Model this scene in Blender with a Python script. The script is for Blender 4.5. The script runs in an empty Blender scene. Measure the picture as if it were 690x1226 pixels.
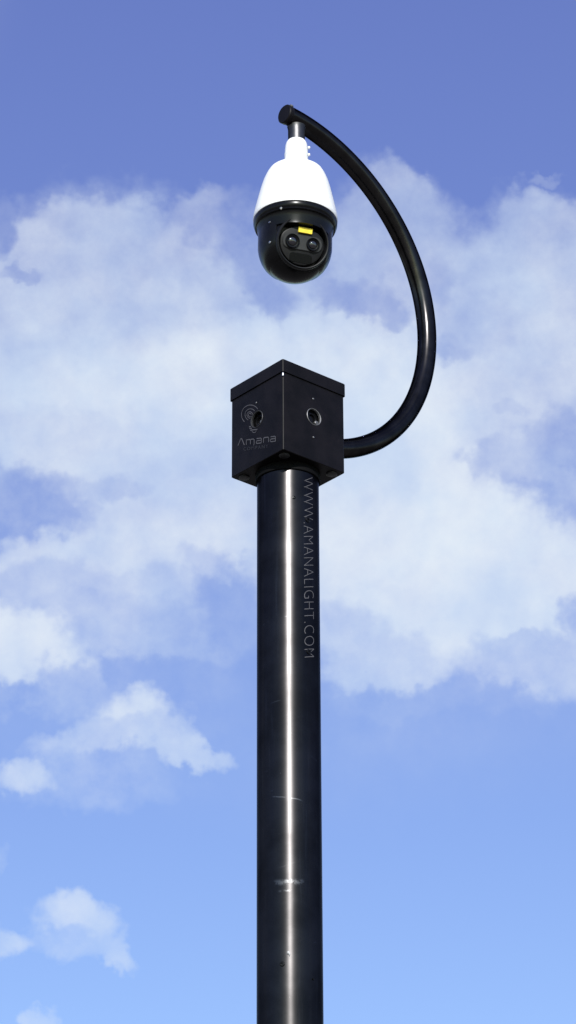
import bpy, bmesh, math, random
from mathutils import Vector, Matrix
R = math.radians
random.seed(4)
scene = bpy.context.scene
COL = scene.collection

# ------------------------------------------------------------------ camera
PITCH, ROLL = R(26.5185), R(-0.2317)
fwd = Vector((0, math.cos(PITCH), math.sin(PITCH)))
rgt = Vector((1, 0, 0)); upv = rgt.cross(fwd)
r2 = rgt * math.cos(ROLL) + upv * math.sin(ROLL)
u2 = upv * math.cos(ROLL) - rgt * math.sin(ROLL)
cam_d = bpy.data.cameras.new('camera')
cam_d.sensor_fit = 'VERTICAL'; cam_d.sensor_height = 24.0
cam_d.lens = 3836.4 / 1226 * 24.0
cam_d.clip_start = 0.1; cam_d.clip_end = 20000
cam = bpy.data.objects.new('camera', cam_d); COL.objects.link(cam)
M3 = Matrix((r2, u2, -fwd)).transposed()
cam.matrix_world = Matrix.Translation((0, -7.0596, 1.619)) @ M3.to_4x4()
scene.camera = cam

# ------------------------------------------------------------------ sun, sky, exposure
SUN_EL, SUN_AZ = 26.0, 1.5          # degrees; azimuth measured from straight behind the viewer towards +X
sd = Vector((math.sin(R(SUN_AZ)) * math.cos(R(SUN_EL)), -math.cos(R(SUN_AZ)) * math.cos(R(SUN_EL)), math.sin(R(SUN_EL))))
sun_d = bpy.data.lights.new('sun', 'SUN'); sun_d.energy = 5.0; sun_d.angle = R(0.53); sun_d.color = (1.0, 0.98, 0.95)
sun = bpy.data.objects.new('sun', sun_d); COL.objects.link(sun)
sun.rotation_euler = sd.to_track_quat('Z', 'Y').to_euler(); sun.location = (0, -30, 40)
vs = scene.view_settings
vs.view_transform = 'Standard'; vs.look = 'None'; vs.exposure = 0.0; vs.gamma = 1.0; vs.use_curve_mapping = False

# clouds as soft patches of the sky: azimuth and elevation (degrees), half sizes, turn, cover, solid core
CLOUDS = [
    (-0.01,26.12,10.45,4.93,0,0.13,0.3), (-2.98,29.22,4.48,2.84,0,0.58,0.75), (-4.42,31.11,1.27,0.75,5,0.52,0.5), (-3.02,31.27,1.42,0.75,0,0.55,0.5),
    (-1.86,31.17,1.04,0.72,0,0.5,0.5), (-1.63,31.83,0.75,0.51,10,0.3,0.4), (-0.84,31.41,0.72,0.84,0,0.26,0.4), (-2.99,29.67,2.54,1.04,0,0.64,0.3),
    (-2.81,28.4,4.48,1.34,0,0.82,0.4), (-1.07,29.1,1.79,1.04,0,0.82,0.4), (-4.3,27.84,1.79,0.6,0,0.7,0.4), (-1.8,26.56,2.24,1.34,0,0.7,0.55),
    (2.12,31.3,1.49,1.27,-20,0.42,0.55), (1.98,32.16,0.87,0.63,-30,0.38,0.5), (1.34,31.17,0.82,0.82,0,0.44,0.4), (4.58,30.62,1.72,1.49,30,0.5,0.5),
    (5.02,31.66,0.9,0.51,-20,0.48,0.4), (4.9,32.41,0.36,0.12,10,0.14,0.2), (4.06,29.16,1.79,2.24,20,0.62,0.5), (2.61,29.21,0.75,1.34,20,0.6,0.4),
    (1.57,26.7,2.31,3.43,0,0.82,0.62), (0.7,29.24,1.34,0.9,0,0.8,0.4), (4.05,25.28,1.94,1.42,-5,0.82,0.6), (2.87,25.32,2.24,1.64,0,0.84,0.5),
    (1.44,28.19,1.79,1.34,0,0.88,0.4), (2.9,26.07,1.64,1.04,0,0.92,0.3), (1.66,23.86,1.34,0.67,-5,0.55,0.3), (4.28,23.64,1.42,0.63,-8,0.44,0.3),
    (0.79,24.17,0.6,0.9,0,0.5,0.3), (-0.34,30.41,0.66,0.48,-25,0.26,0.15), (1.25,30.28,0.96,0.39,-12,0.24,0.15), (2.06,30.03,0.51,0.24,-10,0.28,0.1),
    (3.12,29.37,0.45,0.36,-20,0.3,0.1), (2.72,30.47,0.45,0.66,0,0.42,0.1), (3.55,29.85,0.75,0.6,30,0.5,0.1), (4.05,28.29,0.24,0.18,0,0.52,0.1),
    (4.81,27.78,0.81,0.51,20,0.34,0.1), (4.27,27.09,0.9,0.33,-20,0.46,0.1), (3.61,27.42,0.57,0.36,10,0.45,0.1), (5.13,26.8,0.6,0.39,0,0.4,0.2),
    (5.05,24.57,0.45,0.45,0,0.34,0.2), (4.08,24.12,0.39,0.21,0,0.5,0.1), (-4.62,26.64,1.22,0.63,3,0.22,0.2), (-3.2,26.92,0.9,0.25,0,0.5,0.1),
    (-4.9,30.69,0.51,0.18,5,0.3,0.1), (-5.43,31.54,0.36,0.6,0,0.12,0.2), (-3.79,25.7,2.39,0.48,3,0.66,0.35), (-2.88,24.67,2.31,0.9,-10,0.4,0.4),
    (-4.07,25.17,1.34,0.51,0,0.46,0.3), (-3.55,24.96,0.75,0.24,0,0.36,0.1), (-2.3,25.13,0.75,0.48,-30,0.48,0.2), (-1.92,24.54,0.9,0.39,-20,0.32,0.2),
    (-1.09,24.92,0.69,1.04,15,0.16,0.25), (-1.6,25.63,0.6,0.33,-30,0.44,0.1), (-0.74,26.71,0.45,0.9,0,0.72,0.2), (-2.13,23.45,1.94,0.45,-4,0.12,0.4),
    (-0.16,23.13,1.04,1.04,0,0.08,0.4), (-3.15,23.78,0.6,0.39,0,0.14,0.3), (-4.62,24.03,1.31,0.75,-18,0.84,0.5), (-4.73,23.14,0.9,0.33,0,0.24,0.2),
    (-3.73,23.54,0.63,0.39,-30,0.4,0.2), (-3.36,23.13,1.19,0.6,-25,0.3,0.2), (-3.39,21.69,1.64,0.6,0,0.2,0.1), (-2.63,22.79,0.93,0.57,-8,0.8,0.25),
    (-3.48,22.43,1.13,0.36,12,0.5,0.2), (-2.04,22.46,0.75,0.36,-20,0.5,0.2), (-1.53,22.21,0.57,0.28,-22,0.58,0.2), (-2.97,22.07,1.19,0.3,0,0.22,0.1),
    (-4.54,21.74,0.69,0.33,-15,0.54,0.2), (-4.98,20.4,0.27,0.3,0,0.26,0.1), (-3.64,19.28,0.84,0.42,-12,0.54,0.2), (-2.93,18.75,0.66,0.24,-30,0.44,0.1),
    (-4.86,18.82,0.57,0.3,0,0.46,0.2), (-3.6,18.82,0.9,0.33,0,0.26,0.1), (-4.19,17.55,0.42,0.24,0,0.34,0.2), (2.52,23.13,2.54,0.33,-4,0.14,0.1),
]

class NT:
    """small helper to write node graphs"""
    def __init__(s, tree): s.t = tree; s.n = tree.nodes; s.l = tree.links
    def add(s, typ, ins=(), **kw):
        n = s.n.new(typ)
        for k, v in kw.items(): setattr(n, k, v)
        for i, v in (ins.items() if isinstance(ins, dict) else enumerate(ins)):
            if v is None: continue
            if hasattr(v, 'links') or isinstance(v, bpy.types.NodeSocket): s.l.new(v, n.inputs[i])
            else: n.inputs[i].default_value = v
        return n
    def m(s, op, a, b=None, c=None, clamp=False):
        return s.add('ShaderNodeMath', (a, b, c), operation=op, use_clamp=clamp).outputs[0]
    def v(s, op, a, b=None): return s.add('ShaderNodeVectorMath', (a, b), operation=op).outputs[0]
    def noise(s, vec, scale, detail=4, rough=.55, out=0, lac=2.0):
        n = s.add('ShaderNodeTexNoise', {'Vector': vec, 'Scale': scale, 'Detail': detail, 'Roughness': rough, 'Lacunarity': lac})
        return n.outputs[out]
    def smooth(s, x, a, b, c=0.0, d=1.0):
        return s.add('ShaderNodeMapRange', {0: x, 1: a, 2: b, 3: c, 4: d}, interpolation_type='SMOOTHSTEP').outputs[0]
    def mixc(s, f, a, b):
        n = s.n.new('ShaderNodeMix'); n.data_type = 'RGBA'
        for i, v in ((0, f), (6, a), (7, b)):
            if isinstance(v, bpy.types.NodeSocket): s.l.new(v, n.inputs[i])
            else: n.inputs[i].default_value = v
        return n.outputs[2]
    def mixf(s, f, a, b):
        n = s.n.new('ShaderNodeMix'); n.data_type = 'FLOAT'
        for i, v in ((0, f), (2, a), (3, b)):
            if isinstance(v, bpy.types.NodeSocket): s.l.new(v, n.inputs[i])
            else: n.inputs[i].default_value = v
        return n.outputs[0]

SKY_K = 0.10
SKY_GRADE = ((1.03, 1.62), (1.21, 1.86), (0.875, 1.60))
def build_world():
    w = bpy.data.worlds.new('World'); scene.world = w; w.use_nodes = True
    w.cycles.sampling_method = 'MANUAL'; w.cycles.sample_map_resolution = 512
    g = NT(w.node_tree); g.n.clear()
    d = g.add('ShaderNodeTexCoord').outputs['Generated']
    sky = g.add('ShaderNodeTexSky', sky_type='NISHITA', sun_disc=False, sun_elevation=R(SUN_EL), sun_rotation=R(180 - SUN_AZ))
    sky.air_density = 1.0; sky.dust_density = 0.35; sky.ozone_density = 2.2; sky.altitude = 100
    # the camera's rendering of blue: per-channel gain and contrast on the whole sky
    ch = g.add('ShaderNodeSeparateColor', (sky.outputs[0],)).outputs
    grade = [g.m('MULTIPLY', g.m('POWER', g.m('MULTIPLY', ch[i], SKY_K), p), k / SKY_K) for i, (p, k) in enumerate(SKY_GRADE)]
    tint = g.add('ShaderNodeCombineColor', tuple(grade)).outputs[0]
    # sky coordinates in degrees
    sp = g.add('ShaderNodeSeparateXYZ', (d,)).outputs
    az = g.m('MULTIPLY', g.m('ARCTAN2', sp[0], sp[1]), 57.2958 * 0.896)
    el = g.m('MULTIPLY', g.m('ARCSINE', sp[2]), 57.2958)
    q = g.add('ShaderNodeCombineXYZ', (az, el, 1.0)).outputs[0]
    # billowed edges: bend the coordinates at three sizes
    def bend(v, scale, amt, detail=2):
        c = g.noise(d, scale, detail, .5, out=1)
        o = g.v('MULTIPLY', g.v('SUBTRACT', c, (.5, .5, .5)), (amt, amt, 0))
        return g.v('ADD', v, o)
    qw = bend(bend(bend(q, 40, .7, 1), 125, .62, 2), 330, .30, 4)
    # scattered cloud that goes on all round
    dsc = g.v('MULTIPLY', d, (1, 1, 1.8))
    gen = g.smooth(g.noise(dsc, 5.5, 6, .55), .45, .72, 0, .85)
    F = g.m('MULTIPLY', gen, g.smooth(el, 1.0, 9.0))
    # the stretch of sky behind the pole
    n = g.v('MULTIPLY', g.v('SUBTRACT', q, (0, 26.4, 1.0)), (1 / 8.5, 1 / 13.5, 0))
    F = g.mixf(g.smooth(g.add('ShaderNodeVectorMath', (n,), operation='LENGTH').outputs[1], 1.25, .85), F, 0.0)
    for (a, e, rx, ry, rot, amp, inn) in CLOUDS:
        c, s = math.cos(R(rot)), math.sin(R(rot))
        px = g.add('ShaderNodeVectorMath', (qw, (c / rx, s / rx, -(c * a + s * e) / rx)), operation='DOT_PRODUCT').outputs[1]
        py = g.add('ShaderNodeVectorMath', (qw, (-s / ry, c / ry, (s * a - c * e) / ry)), operation='DOT_PRODUCT').outputs[1]
        l2 = g.m('MULTIPLY_ADD', px, px, g.m('MULTIPLY', py, py))
        F = g.mixf(g.smooth(l2, 1.3, inn * inn), F, amp)
    # fine structure, strongest where the cloud is half open
    f1 = g.noise(d, 75, 7, .62); f2 = g.noise(d, 24, 3, .5)
    det = g.m('ADD', g.m('MULTIPLY', g.m('SUBTRACT', f1, .5), 0.62), g.m('MULTIPLY', g.m('SUBTRACT', f2, .5), 0.30))
    half = g.m('MULTIPLY', g.smooth(F, .0, .25), g.smooth(F, 1.5, .45))
    D = g.m('ADD', F, g.m('MULTIPLY', det, half), clamp=True)
    # lit cloud with slightly greyer thick parts
    sh = g.smooth(g.noise(d, 32, 5, .5), .35, .68)
    cc = g.mixc(sh, (.66, .775, .93, 1), (.80, .87, .945, 1))
    cc = g.v('SCALE', cc); cc.node.inputs['Scale'].default_value = 1.0 / SKY_K
    out = g.mixc(D, tint, cc)
    bg = g.add('ShaderNodeBackground', (out, SKY_K))
    o = g.add('ShaderNodeOutputWorld'); g.l.new(bg.outputs[0], o.inputs[0])
build_world()

# ------------------------------------------------------------------ mesh helpers
def link(name, bm, mat, parent=None, smooth=True, loc=None):
    bmesh.ops.recalc_face_normals(bm, faces=bm.faces)
    me = bpy.data.meshes.new(name); bm.to_mesh(me); bm.free()
    o = bpy.data.objects.new(name, me); COL.objects.link(o)
    me.materials.append(mat)
    if smooth:
        me.polygons.foreach_set('use_smooth', [True] * len(me.polygons))
        me.set_sharp_from_angle(angle=R(35))
    if parent is not None: o.parent = parent
    if loc is not None: o.location = loc
    return o

def thing(name, label, cat, loc=(0, 0, 0)):
    o = bpy.data.objects.new(name, None); COL.objects.link(o)
    o.empty_display_size = .1; o.location = loc; o['label'] = label; o['category'] = cat
    return o

def lathe(bm, prof, n=64, axis=None, closed=False):
    """prof: (radius, z) list; axis: optional 4x4 matrix"""
    T = axis or Matrix.Identity(4)
    rings = []
    for r, z in prof:
        if r < 1e-6: rings.append([bm.verts.new(T @ Vector((0, 0, z)))])
        else: rings.append([bm.verts.new(T @ Vector((r * math.cos(2*math.pi*i/n), r * math.sin(2*math.pi*i/n), z))) for i in range(n)])
    for A, B in zip(rings, rings[1:] + ([rings[0]] if closed else [])):
        for i in range(n):
            j = (i + 1) % n
            a = [A[i], A[j]] if len(A) > 1 else [A[0]]
            b = [B[j], B[i]] if len(B) > 1 else [B[0]]
            if len(a + b) >= 3: bm.faces.new(a + b)
    return bm

def arc(cx, cz, r, a0, a1, n):
    return [(cx + r * math.cos(R(a0 + (a1 - a0) * i / n)), cz + r * math.sin(R(a0 + (a1 - a0) * i / n))) for i in range(n + 1)]

def tube(bm, pts, rad, n=40, cap=True):
    pts = [Vector(p) for p in pts]; rings = []
    ref = None
    for i, p in enumerate(pts):
        t = (pts[min(i+1, len(pts)-1)] - pts[max(i-1, 0)]).normalized()
        if ref is None: ref = t.orthogonal().normalized()
        ref = (ref - t * ref.dot(t)).normalized(); b = t.cross(ref)
        rr = rad[i] if isinstance(rad, (list, tuple)) else rad
        rings.append([bm.verts.new(p + (ref * math.cos(2*math.pi*k/n) + b * math.sin(2*math.pi*k/n)) * rr) for k in range(n)])
    for A, B in zip(rings, rings[1:]):
        for k in range(n): bm.faces.new((A[k], A[(k+1) % n], B[(k+1) % n], B[k]))
    if cap: bm.faces.new(rings[0]); bm.faces.new(rings[-1])
    return bm

def rrect(w, h, r, n=8):
    out = []
    for cx, cy, a in ((w-r, h-r, 0), (-w+r, h-r, 90), (-w+r, -h+r, 180), (w-r, -h+r, 270)):
        for i in range(n + 1):
            t = R(a + 90 * i / n); out.append((cx + r * math.cos(t), cy + r * math.sin(t)))
    return out

def layers(bm, loops, T=None, cap0=True, cap1=True):
    """loops: list of (outline, z); all outlines with the same count"""
    T = T or Matrix.Identity(4)
    rs = [[bm.verts.new(T @ Vector((x, y, z))) for x, y in o] for o, z in loops]
    for A, B in zip(rs, rs[1:]):
        n = len(A)
        for i in range(n): bm.faces.new((A[i], A[(i+1) % n], B[(i+1) % n], B[i]))
    if cap0: bm.faces.new(rs[0])
    if cap1: bm.faces.new(rs[-1])
    return bm

def scaled(o, k, dx=0, dy=0): return [(x * k + dx, y * k + dy) for x, y in o]

def inset(w, h, r, d): return rrect(w - d, h - d, max(r - d, .0004))

def ribbon(bm, pts, w, z0=0, keep=None):
    """flat line of width w through 2D points"""
    P = [Vector((x, y)) for x, y in pts]; prev = None
    for i, p in enumerate(P):
        t = (P[min(i+1, len(P)-1)] - P[max(i-1, 0)]).normalized(); nn = Vector((-t.y, t.x)) * w / 2
        if keep and not keep(p): prev = None; continue
        cur = (bm.verts.new((p.x + nn.x, p.y + nn.y, z0)), bm.verts.new((p.x - nn.x, p.y - nn.y, z0)))
        if prev: bm.faces.new((prev[0], prev[1], cur[1], cur[0]))
        prev = cur
    return bm

def text_bm(body, size, spacing=1.0, thin=0.0):
    c = bpy.data.curves.new('text', 'FONT'); c.body = body; c.size = size; c.space_character = spacing
    c.offset = thin; c.resolution_u = 6; c.fill_mode = 'FRONT'
    o = bpy.data.objects.new('text', c); COL.objects.link(o)
    dg = bpy.context.evaluated_depsgraph_get()
    me = bpy.data.meshes.new_from_object(o.evaluated_get(dg))
    bm = bmesh.new(); bm.from_mesh(me)
    bpy.data.objects.remove(o); bpy.data.meshes.remove(me); bpy.data.curves.remove(c)
    xs = [v.co.x for v in bm.verts]; ys = [v.co.y for v in bm.verts]
    return bm, min(xs), max(xs), min(ys), max(ys)

def boolean(o, cutters):
    """cut real holes, then throw the cutters away"""
    for c in cutters:
        md = o.modifiers.new('cut', 'BOOLEAN'); md.operation = 'DIFFERENCE'; md.object = c; md.solver = 'EXACT'
    dg = bpy.context.evaluated_depsgraph_get(); dg.update()
    me = bpy.data.meshes.new_from_object(o.evaluated_get(dg))
    o.modifiers.clear(); old = o.data; o.data = me; bpy.data.meshes.remove(old)
    me.polygons.foreach_set('use_smooth', [True] * len(me.polygons)); me.set_sharp_from_angle(angle=R(30))
    for c in cutters: bpy.data.objects.remove(c)

# ------------------------------------------------------------------ materials
def material(name, col, rough=.5, metal=0.0, coat=0.0, coat_rough=.1, spec=.5, bump=0.0, bscale=200, mott=0.0, mscale=30, rvar=0.0, extra=None, edge=None):
    m = bpy.data.materials.new(name); m.use_nodes = True
    g = NT(m.node_tree); b = g.n['Principled BSDF']
    co = g.add('ShaderNodeTexCoord').outputs['Object']
    b.inputs['Metallic'].default_value = metal; b.inputs['Roughness'].default_value = rough
    b.inputs['Coat Weight'].default_value = coat; b.inputs['Coat Roughness'].default_value = coat_rough
    b.inputs['Specular IOR Level'].default_value = spec
    if edge is not None: b.inputs['Specular Tint'].default_value = (edge, edge, edge, 1)
    nz = g.noise(co, mscale, 5, .6)
    c = g.mixc(g.smooth(nz, .3, .7), tuple(x * (1 - mott) for x in col) + (1,), tuple(x * (1 + mott) for x in col) + (1,))
    ro = g.m('ADD', rough - rvar, g.m('MULTIPLY', g.noise(co, mscale * .7, 4), 2 * rvar))
    if extra: c, ro = extra(g, co, c, ro)
    g.l.new(c, b.inputs['Base Color']); g.l.new(ro, b.inputs['Roughness'])
    if bump:
        bp = g.add('ShaderNodeBump', {'Strength': bump, 'Distance': .001, 'Height': g.noise(co, bscale, 3, .5)})
        g.l.new(bp.outputs[0], b.inputs['Normal']); g.l.new(bp.outputs[0], b.inputs['Coat Normal'])
    return m

ZB = 5.2427            # underside of the junction box
PR = 0.0765            # pole radius
def pole_wear(g, co, c, ro):
    """scuffs and scratches left on the lacquer: shapes of their own at set heights and turns"""
    s = g.add('ShaderNodeSeparateXYZ', (co,)).outputs
    ang = g.m('MULTIPLY', g.m('ARCTAN2', s[0], g.m('MULTIPLY', s[1], -1.0)), 57.2958)   # 0 faces the road
    n1 = g.noise(co, 60, 5, .6); n2 = g.noise(co, 14, 3, .5)
    W = None
    def band(z, a0, a1, half, slope, amt, fuzz):
        nonlocal W
        zz = g.m('SUBTRACT', s[2], g.m('ADD', z, g.m('MULTIPLY', ang, slope)))
        zz = g.m('ADD', zz, g.m('MULTIPLY', g.m('SUBTRACT', n2, .5), .012))
        k = g.smooth(g.m('ABSOLUTE', zz), half, half * .2)
        k = g.m('MULTIPLY', k, g.m('MULTIPLY', g.smooth(ang, a0, a0 + 9), g.smooth(ang, a1, a1 - 9)))
        k = g.m('MULTIPLY', k, g.smooth(n1, fuzz, fuzz + .18))
        k = g.m('MULTIPLY', k, amt)
        W = k if W is None else g.m('MAXIMUM', W, k)
    band(ZB - .884, -34, 30, .0022, -.00022, .11, .38)
    band(ZB - 1.090, -32, 30, .0110, .00006, .11, .46)
    band(ZB - 1.112, -22, 20, .0040, .0001, .12, .46)
    band(ZB - 1.040, -8, 12, .0060, 0, .12, .48)
    band(ZB - .632, -38, -12, .0016, .0003, .06, .40)
    band(ZB - 1.32, -12, 4, .0060, .0005, .14, .50)
    for k in range(16):                      # many small handling scuffs
        band(ZB - .15 - random.random() * 1.5, *(lambda a: (a, a + random.uniform(22, 40)))(random.uniform(-70, 40)), random.uniform(.001, .0035), random.uniform(-.0005, .0005), random.uniform(.02, .05), .48)
    # fine vertical grime and dust specks
    st = g.noise(g.v('MULTIPLY', co, (1, 1, .04)), 90, 4, .6)
    W = g.m('MAXIMUM', W, g.m('MULTIPLY', g.smooth(st, .55, .85), .035))
    sp = g.noise(co, 320, 2, .5)
    W = g.m('MAXIMUM', W, g.m('MULTIPLY', g.smooth(sp, .76, .82), .12))
    c = g.mixc(W, c, (.55, .56, .58, 1))
    return c, g.m('ADD', ro, g.m('MULTIPLY', W, .5), clamp=True)

M_POLE = material('black_lacquer', (.0300, .0286, .0290), .272, metal=1.0, edge=.45, bump=.03, bscale=24, mott=.25, mscale=9, rvar=.06, extra=pole_wear)
M_ARM = material('black_tube_paint', (.0360, .0342, .0346), .225, metal=1.0, edge=.3, bump=.03, bscale=60, mott=.25, mscale=20, rvar=.06)
M_BOX = material('black_powder_coat', (.0042, .0034, .0040), .46, spec=.135, bump=.10, bscale=900, mott=.5, mscale=14, rvar=.08)
M_BASE = material('dark_steel_paint', (.02, .02, .022), .5, bump=.1, bscale=400, mott=.3, mscale=20)
M_WHITE = material('white_camera_plastic', (.83, .83, .82), .38, bump=.02, bscale=300, mott=.015, mscale=18)
M_BLACKP = material('black_camera_plastic', (.0035, .0035, .004), .25, spec=.20, bump=.05, bscale=700, mott=.2, mscale=40, rvar=.05)
M_BLACKM = material('matt_black_plastic', (.009, .009, .0095), .42, spec=.22, bump=.05, bscale=900, mott=.15, mscale=50)
M_POD = material('satin_dark_grey_plastic', (.028, .028, .029), .36, spec=.4, bump=.05, bscale=900, mott=.12, mscale=50)
M_VOID = material('dark_socket_inside', (.0035, .0035, .004), .7, spec=.08)
M_PIPE = material('worn_black_pipe', (.095, .093, .095), .42, metal=1.0, edge=.1, bump=.04, bscale=80, mott=.2, mscale=40, rvar=.05)
M_STEEL = material('bare_steel', (.42, .42, .43), .32, metal=1.0, bump=.06, bscale=600, mott=.2, mscale=80, rvar=.08)
M_DULL = material('dull_zinc', (.16, .16, .165), .48, metal=.7, bump=.1, bscale=600, mott=.25, mscale=80)
M_GLASS = material('lens_glass', (.004, .003, .006), .04, coat=1.0, coat_rough=.02, spec=.8)
M_IRW = material('infrared_window', (.002, .002, .0025), .25, spec=.15)
M_YELLOW = material('yellow_sticker', (.84, .64, .05), .42, mott=.10, mscale=60)
M_INK = material('grey_print', (.075, .072, .077), .55, mott=.25, mscale=120)
M_LOGO = material('dim_grey_print', (.055, .052, .056), .55, mott=.3, mscale=90)
M_INKF = material('faint_grey_print', (.022, .021, .024), .55, mott=.25, mscale=120)
M_CONC = material('concrete', (.30, .29, .27), .85, bump=.5, bscale=120, mott=.15, mscale=8)

def ground_mix(g, co, c, ro):
    big = g.noise(co, .05, 6, .6)
    return g.mixc(g.smooth(big, .35, .65), c, (.16, .145, .12, 1)), ro
M_GROUND = material('dry_gravelly_ground', (.21, .19, .16), .95, bump=.6, bscale=30, mott=.2, mscale=2.5, extra=ground_mix)

# ------------------------------------------------------------------ ground and footing
bm = bmesh.new()
bmesh.ops.create_grid(bm, x_segments=24, y_segments=24, size=6000)
gr = link('ground', bm, M_GROUND, smooth=False); gr['kind'] = 'structure'

bm = bmesh.new()
layers(bm, [(rrect(.40, .40, .03), -.2), (rrect(.40, .40, .03), .07), (rrect(.39, .39, .025), .08)])
ft = link('concrete_footing', bm, M_CONC); ft['kind'] = 'structure'

# ------------------------------------------------------------------ pole
pole = thing('security_pole', 'tall round glossy black steel pole with a web address down it', 'pole', (0, 0, .08))
bm = bmesh.new()
lathe(bm, [(PR, 0)] + [(PR, z) for z in (1, 2, 3, 4, ZB - .08 + .0)], 128)
shaft = link('shaft', bm, M_POLE, pole); shaft.location = (0, 0, -.08 + .0)
for v in shaft.data.vertices: v.co.z += .08
bm = bmesh.new()
lathe(bm, [(PR + .0005, ZB - .0215), (PR + .0032, ZB - .0215), (PR + .0040, ZB - .0205), (PR + .0040, ZB - .0005), (PR + .0005, ZB - .0005)], 96, closed=True)
link('collar', bm, M_VOID, pole, loc=(0, 0, -.08))
bm = bmesh.new()
layers(bm, [(rrect(.17, .17, .02), 0), (rrect(.17, .17, .02), .017), (rrect(.167, .167, .017), .02)])
link('base_plate', bm, M_BASE, pole)
for sx in (-1, 1):
    for sy in (-1, 1):
        bm = bmesh.new(); hexo = [(.018 * math.cos(R(60*i)), .018 * math.sin(R(60*i))) for i in range(6)]
        layers(bm, [(hexo, .0205), (hexo, .036), (scaled(hexo, .85), .0385)])
        lathe(bm, [(.010, .036), (.010, .058), (.008, .061), (0, .061)], 16)
        link('anchor_bolt', bm, M_DULL, pole, loc=(sx * .13, sy * .13, 0))

def on_pole(ang, z, off=0.0):
    """frame on the pole's skin: x to the right, y up, z outward; ang in degrees, 0 faces the road"""
    t = R(ang); n = Vector((math.sin(t), -math.cos(t), 0)); x = Vector((math.cos(t), math.sin(t), 0))
    T = Matrix((x, Vector((0, 0, 1)), n)).transposed().to_4x4(); T.translation = n * (PR + off) + Vector((0, 0, z - .08))
    return T
for ang, dz, r in ((11, -.099, .0042), (39, -.152, .0072), (39, -.504, .0066), (-13, -1.288, .0060), (44, -1.318, .0028)):
    bm = bmesh.new(); T = on_pole(ang, ZB + dz, -.0010)
    lathe(bm, [(r, -.001), (r, .0020), (r * .85, .0032), (r * .42, .0034), (r * .36, .0012), (0, .0010)], 20, T)
    link('set_screw', bm, M_BLACKP, pole)

bm = bmesh.new(); chip = scaled([(-.0035, .006), (.0015, .0075), (.0055, -.001), (.0038, -.0085), (.0005, -.003), (-.0045, -.0005)], .85)
layers(bm, [(chip, 0), (chip, .0012), (scaled(chip, .7), .0016)], on_pole(-2.5, ZB - 1.264, -.0003))
link('paint_chip', bm, M_DULL, pole)

# web address running down the pole, capitals' tops towards the right
bm, x0, x1, y0, y1 = text_bm('WWW.AMANALIGHT.COM', 1.0, 1.10, -.024)
LEN, HGT = .483, .0305
for v in bm.verts:
    v.co.x = (v.co.x - x0) / (x1 - x0) * LEN; v.co.y = (v.co.y - y0) / (y1 - y0) * HGT; v.co.z = 0
for i in range(1, 10):
    y = HGT * i / 10
    bmesh.ops.bisect_plane(bm, geom=bm.verts[:] + bm.edges[:] + bm.faces[:], plane_co=(0, y, 0), plane_no=(0, 1, 0))
MID = R(41.0)
for v in bm.verts:
    t = MID + (v.co.y - HGT / 2) / PR
    v.co = Vector((math.sin(t) * (PR + .0005), -math.cos(t) * (PR + .0005), ZB - .012 - .0225 - v.co.x - .08 + .33 * (v.co.y - HGT / 2)))
web = link('web_address_lettering', bm, M_INK, pole, smooth=False)

# ------------------------------------------------------------------ junction box
PHI = R(40.4947)
A = Vector((math.cos(PHI), math.sin(PHI), 0))       # outward through the face that carries the arm
B = Vector((A.y, -A.x, 0))                          # outward through the face with the open socket
HB, HL, S, OV = .216, .035, .100, .0032
box = thing('junction_box', 'square black metal box with a lid and faint bulb logo on the pole top', 'junction box', (0, 0, ZB))
box.rotation_euler = (0, 0, PHI)                    # local +x = A, local +y = -B
def face_frame(nx, ny, off=0.0, z=0.0):
    """frame on a side wall (box coordinates): x to the viewer's right, y up, z outward"""
    n = Vector((nx, ny, 0)); x = Vector((-ny, nx, 0))
    T = Matrix((x, Vector((0, 0, 1)), n)).transposed().to_4x4(); T.translation = n * (S + off) + Vector((0, 0, z)); return T
HZ, HR = .1235, .0235
bm = bmesh.new()
o = rrect(S, S, .0042, 6)
layers(bm, [(inset(S, S, .0042, .0012)[:0] or scaled(o, .988), 0), (o, .0012), (o, HB + .012)])
body = link('body', bm, M_BOX, box)
cut = []
for nx, ny in ((-1, 0), (0, -1)):
    c = bmesh.new(); lathe(c, [(0, -.055), (HR, -.055), (HR, .02), (0, .02)], 48, face_frame(nx, ny, 0, HZ))
    co = link('cut', c, M_VOID, box); cut.append(co)
bpy.context.view_layer.update()
boolean(body, cut)
# lid: flat top with four folded lips, a slit left at every corner
bm = bmesh.new(); lo = rrect(S + OV, S + OV, .0045, 6); li = rrect(S + OV - .0015, S + OV - .0015, .003, 6)
layers(bm, [(li, HB + .008), (li, HB + .0005), (lo, HB), (lo, HB + HL - .002), (scaled(lo, .985), HB + HL)], cap0=False)
lid = link('lid', bm, M_BOX, box)
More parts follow.
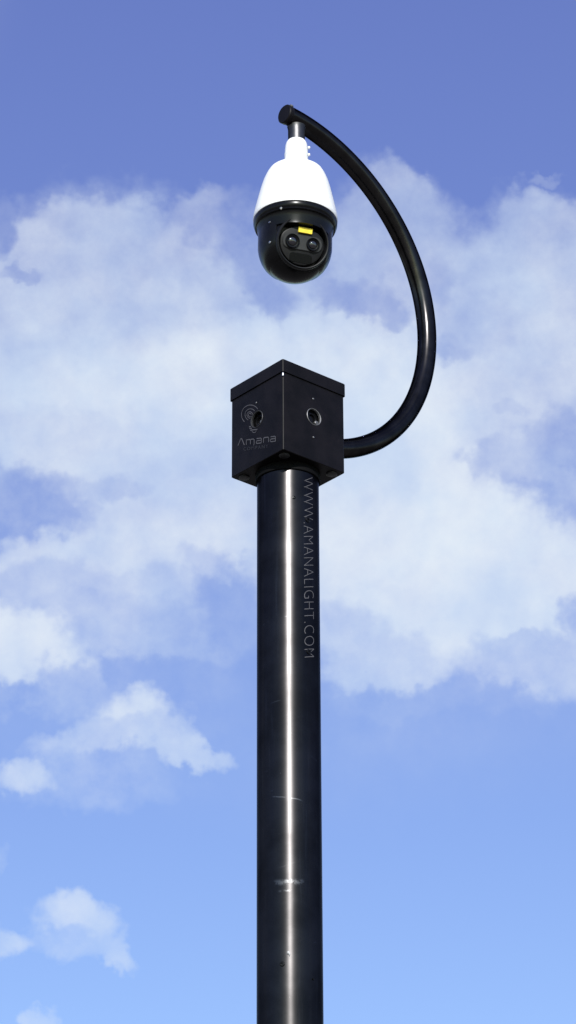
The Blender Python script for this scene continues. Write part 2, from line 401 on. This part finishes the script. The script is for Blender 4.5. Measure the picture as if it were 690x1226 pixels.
# ring lips of the two open sockets, set screws above and below
for k, (nx, ny) in enumerate(((-1, 0), (0, -1))):
    T = face_frame(nx, ny, 0, HZ)
    bm = bmesh.new(); lathe(bm, [(HR - .0030, -.0045), (HR - .0004, -.0045), (HR - .0004, .0006), (HR - .0012, .0014), (HR - .0026, .0006)], 48, T, closed=True)
    ring = link('socket_ring', bm, M_DULL if k else M_BASE, box)
    bm = bmesh.new(); lathe(bm, [(HR - .0010, -.010), (HR - .0045, -.0085), (.0105, -.0085), (.0095, -.013), (0, -.0135)], 40, T)
    link('socket_plug', bm, M_BLACKP, box)
    bm = bmesh.new(); lathe(bm, [(HR - .0006, -.0046), (HR - .0008, -.0530), (0, -.0532)], 48, T)
    link('socket_shade', bm, M_VOID, box)  # near-black sleeve added inside the bore, shade painted as colour
    bm = bmesh.new(); lathe(bm, [(0, -.016), (.0055, -.016), (.0055, -.0045), (.0040, -.003), (0, -.003)], 16, T @ Matrix.Translation((.0125, -.0105, 0)))
    link('socket_bolt', bm, M_DULL, box)
    for dz in ((.050, -.058) if k else (.047,)):
        bm = bmesh.new(); lathe(bm, [(.0026, -.001), (.0026, .0010), (.0018, .0018), (0, .0018)], 14, face_frame(nx, ny, 0, HZ + dz) @ Matrix.Translation((-.002, 0, 0)))
        link('set_screw', bm, M_DULL, box)
# plugs under the corners
for sx in (-1, 1):
    for sy in (-1, 1):
        bm = bmesh.new(); lathe(bm, [(.0135, .001), (.0135, -.0025), (.011, -.0042), (0, -.0042)], 28)
        link('bottom_plug', bm, M_BASE, box, loc=(sx * .077, sy * .077, 0))
# weld nugget at the front corner below the lid
bm = bmesh.new(); lathe(bm, [(0, -.006), (.0022, -.0045), (.0030, 0), (.0022, .0045), (0, .006)], 14)
link('corner_weld', bm, M_STEEL, box, loc=(-S + .0002, -S + .0002, HB - .0075))

# logo on the face with the lettering: lines laid on the wall
T_L = face_frame(-1, 0, .0008, HZ)
def wall(x, y): return Vector((x * .2 / 63.5, (y - .555 * x) / 412.0))        # outline units to metres on that wall
def keep(p): return p.length > HR + .0015
bm = bmesh.new()
cx, cy = -7.5, 5.0
ribbon(bm, [wall(cx + 11.2*math.cos(R(t)), cy + 11.2*math.sin(R(t))) for t in range(-72, 232, 4)], .0021, 0, keep)
ribbon(bm, [wall(cx + 6.8*math.cos(R(t)), cy + 6.8*math.sin(R(t))) for t in range(-20, 250, 5)], .0018, 0, keep)
ribbon(bm, [wall(cx - .6 + (1.2 + 3.0*(t/620))*math.cos(R(t)), cy + (1.2 + 3.0*(t/620))*math.sin(R(t))) for t in range(0, 640, 12)], .0018, 0, keep)
for k, (w, yy) in enumerate(((5.0, -8.4), (5.0, -10.4), (4.4, -12.4))):
    ribbon(bm, [wall(-4.2 + k*.4 - w + 2*w*i/10, yy + .14*(2*w*i/10 - w)) for i in range(11)], .0030, 0, keep)
ribbon(bm, [wall(-3.2 + 2.6*math.cos(R(t)), -13.4 + 2.2*math.sin(R(t))) for t in range(190, 372, 12)], .0018, 0, keep)
bm.transform(T_L)
link('bulb_logo', bm, M_LOGO, box, smooth=False)
def wall_text(name, body, xl, xr, yb, yt, tilt, mat, thin, sp=1.0):
    bm, x0, x1, y0, y1 = text_bm(body, 1.0, sp, thin)
    for v in bm.verts:
        x = xl + (v.co.x - x0) / (x1 - x0) * (xr - xl); y = yb + (v.co.y - y0) / (y1 - y0) * (yt - yb) + tilt * (x - xl)
        w = wall(x, y); v.co = Vector((w.x, w.y, 0))
    bm.transform(T_L); link(name, bm, mat, box, smooth=False)
bm = bmesh.new()
def glyph(x0, w, paths):
    for p in paths:
        q = []
        for (ax, ay), (bx, by) in zip(p, p[1:]):
            q += [(ax + (bx - ax) * i / 6, ay + (by - ay) * i / 6) for i in range(6)]
        q.append(p[-1])
        ribbon(bm, [wall(x0 + w * x, -31.5 + 7.6 * y + .15 * (x0 + w * x + 23)) for x, y in q], .0026)
LA = [[(.06, .74), (.85, .74), (1, .62), (1, 0), (.12, 0), (0, .12), (0, .28), (.12, .40), (1, .40)]]
LN = [[(0, 0), (0, .62), (.14, .74), (.86, .74), (1, .62), (1, 0)]]
glyph(-23.0, 8.0, [[(0, 0), (.42, 1.02), (.58, 1.02), (1, 0)]])
glyph(-12.6, 9.6, [[(0, 0), (0, .74), (.42, .74), (.52, .62), (.52, 0)], [(.52, .66), (.62, .74), (.9, .74), (1, .62), (1, 0), (.92, -.22)]])
glyph(-.4, 6.2, LA); glyph(8.4, 6.2, LN); glyph(16.6, 6.2, LA)
bm.transform(T_L); link('name_lettering', bm, M_LOGO, box, smooth=False)
wall_text('company_lettering', 'COMPANY', -16, 14, -37.0, -33.2, .15, M_INKF, -.01, 1.25)

# ------------------------------------------------------------------ arm
arm = thing('curved_arm', 'bent black tube arm sweeping from the box side up over its top', 'bracket arm', (0, 0, ZB))
arm.rotation_euler = (0, 0, PHI)
def arm_pt(deg):
    rr = 1.18865e-08 * deg**3 - 1.00434e-06 * deg**2 + 1.065e-04 * deg + .48536
    return Vector((rr * math.cos(R(deg)), 0, .569 + rr * math.sin(R(deg))))
AR = .0253
pts = [Vector((S - .03, 0, arm_pt(-78).z + .001))] + [arm_pt(-78 + (90 + 78) * i / 96) for i in range(97)]
top = pts[-1].z
pts += [Vector((-.003 * k, 0, top - .0002 * k)) for k in (.6, 1.2, 1.8)]
bm = bmesh.new()
tube(bm, pts, AR, 48)
link('arm_tube', bm, M_ARM, arm)
e = pts[-1]
bm = bmesh.new(); Tc = Matrix.Translation(e) @ Matrix.Rotation(R(-90), 4, 'Y')
lathe(bm, [(AR + .0008, -.012), (AR + .0012, -.011), (AR + .0012, .0005), (AR - .0012, .0028), (0, .0034)], 48, Tc)
link('end_cap', bm, M_BOX, arm)
DX = .0345                                           # drop pipe, along the arm
DPR = .0222
bm = bmesh.new(); lathe(bm, [(DPR + .0022, top - .024), (DPR + .0008, top - .029), (DPR, top - .036), (DPR, top - .084), (DPR - .004, top - .084), (DPR - .004, top - .02)], 48)
link('drop_pipe', bm, M_PIPE, arm, loc=(DX, 0, 0))
bm = bmesh.new(); lathe(bm, [(.0052, .0), (.0052, .003), (.0036, .0045), (0, .0045)], 18, Matrix.Translation((.002, -AR * .70, top + AR * .70)) @ Matrix.Rotation(R(45), 4, 'X'))
link('set_screw', bm, M_DULL, arm)

# ------------------------------------------------------------------ dome camera
hang = A * DX + Vector((0, 0, ZB + .9914))
camr = thing('security_camera', 'white and black dome security camera hanging from the curved arm', 'security camera', hang)
camr.rotation_euler = (0, R(1.0), 0)
Z0 = .0                                              # everything below is measured down from the pipe end
bm = bmesh.new()
lathe(bm, [(.0215, .004), (.0235, .003), (.0265, -.002), (.0288, -.010), (.0300, -.022), (.0302, -.034), (.0312, -.036), (.0312, -.042), (.0306, -.044), (.0318, -.066), (.034, -.080), (.036, -.095)], 64)
link('mounting_collar', bm, M_WHITE, camr)
for dz in (-.020, -.042):
    bm = bmesh.new(); lathe(bm, [(.0040, 0), (.0040, .0045), (.0026, .006), (0, .006)], 16, Matrix.Translation((.0300, -.008, dz)) @ Matrix.Rotation(R(90), 4, 'Y'))
    link('collar_screw', bm, M_WHITE, camr)
RIM = -.2404
prof = [(.030, -.083), (.050, -.0840), (.062, -.0865), (.0705, -.0925), (.0770, -.104), (.0838, -.121), (.0900, -.142), (.0960, -.168), (.1015, -.193), (.1060, -.214), (.1092, -.232), (.1098, RIM), (.1085, RIM - .003), (.1060, RIM - .003), (.1055, RIM + .02)]
bm = bmesh.new(); lathe(bm, prof, 96)
link('housing', bm, M_WHITE, camr)
bm = bmesh.new()
lathe(bm, [(.1055, RIM + .012), (.1062, RIM - .004), (.1082, RIM - .006), (.1086, RIM - .012), (.1070, RIM - .018), (.1045, RIM - .0215), (.1050, RIM - .0235), (.1036, RIM - .0255), (.1005, RIM - .0262), (.0985, RIM - .029), (.0970, RIM - .040), (.0938, RIM - .052), (.0930, RIM - .060), (.06, RIM - .060)], 96)
link('base_ring', bm, M_BLACKP, camr)
BZ = RIM - .083; BR = .0916
bm = bmesh.new()
lathe(bm, [(.06, BZ + .048), (BR - .0008, BZ + .046)] + arc(0, BZ, BR, 22, -90, 34)[:-1] + [(0, BZ - BR)], 96)
ball = link('camera_ball', bm, M_BLACKP, camr)
FAZ, FTILT = 18.0, -17.0
def ball_frame(dist, az=FAZ, tilt=FTILT):
    t, e = R(az), R(tilt)
    n = Vector((math.sin(t) * math.cos(e), -math.cos(t) * math.cos(e), math.sin(e))); x = Vector((math.cos(t), math.sin(t), 0)); y = n.cross(x)
    T = Matrix((x, y, n)).transposed().to_4x4(); T.translation = Vector((0, 0, BZ)) + n * dist; return T
c = bmesh.new(); lathe(c, [(0, .047), (.0640, .047), (.0680, .13), (0, .13)], 72, ball_frame(0))
c1 = link('cut', c, M_BLACKP, camr)
bpy.context.view_layer.update(); boolean(ball, [c1])
# side cheeks of the yoke that carries the ball
def cheek(a0, a1):
    bm = bmesh.new(); n = 28; ro = BR + .0042
    out_ = [(ro, BZ + .040), (ro, BZ + .012), (ro - .0002, BZ - .006)] + [(BR * math.cos(R(a)) + e, BZ + BR * math.sin(R(a)) + e * math.sin(R(a))) for a, e in ((-9, .0036), (-16, .0036), (-24, .0034), (-33, .0030), (-41, .0020), (-46, .0002))]
    pr2 = out_ + [(max(.02, x - .010), z + .004) for x, z in out_[::-1]]
    rows = []
    for i in range(n + 1):
        t = R(a0 + (a1 - a0) * i / n); k = min(i, n - i); sh = (0.0, .55, .85, 1.0)[min(k, 3)]
        rows.append([bm.verts.new(((x - .0036 * (1 - sh)) * math.sin(t), -(x - .0036 * (1 - sh)) * math.cos(t), z)) for x, z in pr2])
    m = len(pr2)
    for A_, B_ in zip(rows, rows[1:]):
        for j in range(m): bm.faces.new((A_[j], A_[(j+1) % m], B_[(j+1) % m], B_[j]))
    bm.faces.new(rows[0]); bm.faces.new(rows[-1])
    link('yoke_cheek', bm, M_BLACKP, camr)
cheek(-150, -31); cheek(67, 160)
# opening's raised brim
bm = bmesh.new(); lathe(bm, [(.0640, .048), (.0640, .0690), (.0652, .0722), (.0674, .0728), (.0696, .0706), (.0706, .0650), (.0705, .0540), (.0690, .048)], 72, ball_frame(0), closed=True)
link('opening_brim', bm, M_BLACKM, camr)
# face plate: broad at the lenses, rounded chin
chin = []
for i in range(72):
    t = 2 * math.pi * i / 72; x, y = math.cos(t), math.sin(t)
    r = .0590 if y < .25 else .0590 * (1 - .20 * min(1, (y - .25) / .55) ** 1.3)
    chin.append((x * r, y * r))
bm = bmesh.new(); layers(bm, [(chin, .0475), (chin, .0600), (scaled(chin, .97), .0628), (scaled(chin, .93), .0636)], ball_frame(0))
plate = link('face_plate', bm, M_BLACKM, camr)
def pod(dx, dy, w, h, r, z0, z1, name, mat, lip=.0015):
    bm = bmesh.new(); o = rrect(w, h, r); o2 = rrect(w - lip, h - lip, max(r - lip, .0005))
    layers(bm, [(scaled(o, 1, dx, dy), z0), (scaled(o, 1, dx, dy), z1 - lip), (scaled(o2, 1, dx, dy), z1)], ball_frame(0))
    return link(name, bm, mat, plate)
pod(0, .0005, .0535, .0205, .0185, .0630, .0672, 'lens_surround', M_POD, .0022)
for i, (x, r) in enumerate(((-.0275, .0190), (.0275, .0176))):
    Tl = ball_frame(0) @ Matrix.Translation((x, 0, 0))
    bm = bmesh.new(); lathe(bm, [(r, .0668), (r, .0705), (r - .0012, .0716), (r - .0024, .0708), (r - .0034, .0690), (r * .66, .0684), (r * .62, .0676), (r*.62, .0660)], 48, Tl)
    link('lens_barrel', bm, M_BLACKP, plate)
    bm = bmesh.new(); lathe(bm, [(r * .625, .0668)] + [(r * .625 * math.cos(R(a)), .0668 + .0050 * math.sin(R(a))) for a in (15, 30, 45, 60, 75)] + [(0, .0718)], 48, Tl)
    link('lens_glass', bm, M_GLASS, plate)
pod(0, -.0400, .0300, .0125, .0085, .0632, .0644, 'infrared_window', M_IRW, .0006)
pod(.004, .0335, .0185, .0072, .0012, .0632, .0690, 'yellow_label', M_YELLOW, .0006)
# screws on the side of the ball and under the rim
for az, el, rr in ((-43, 20.5, .1015), (-43, -14, BR + .0036)):
    T = ball_frame(rr, az, el); bm = bmesh.new()
    lathe(bm, [(.0034, 0), (.0034, .0018), (.0022, .0026), (0, .0026)], 16, T)
    link('side_screw', bm, M_STEEL, camr)
bm = bmesh.new(); lathe(bm, [(.0036, 0), (.0036, .003), (.0022, .004), (0, .004)], 16, Matrix.Translation((-.036, -.0955, RIM - .022)) @ Matrix.Rotation(R(110), 4, 'X'))
link('rim_screw', bm, M_STEEL, camr)
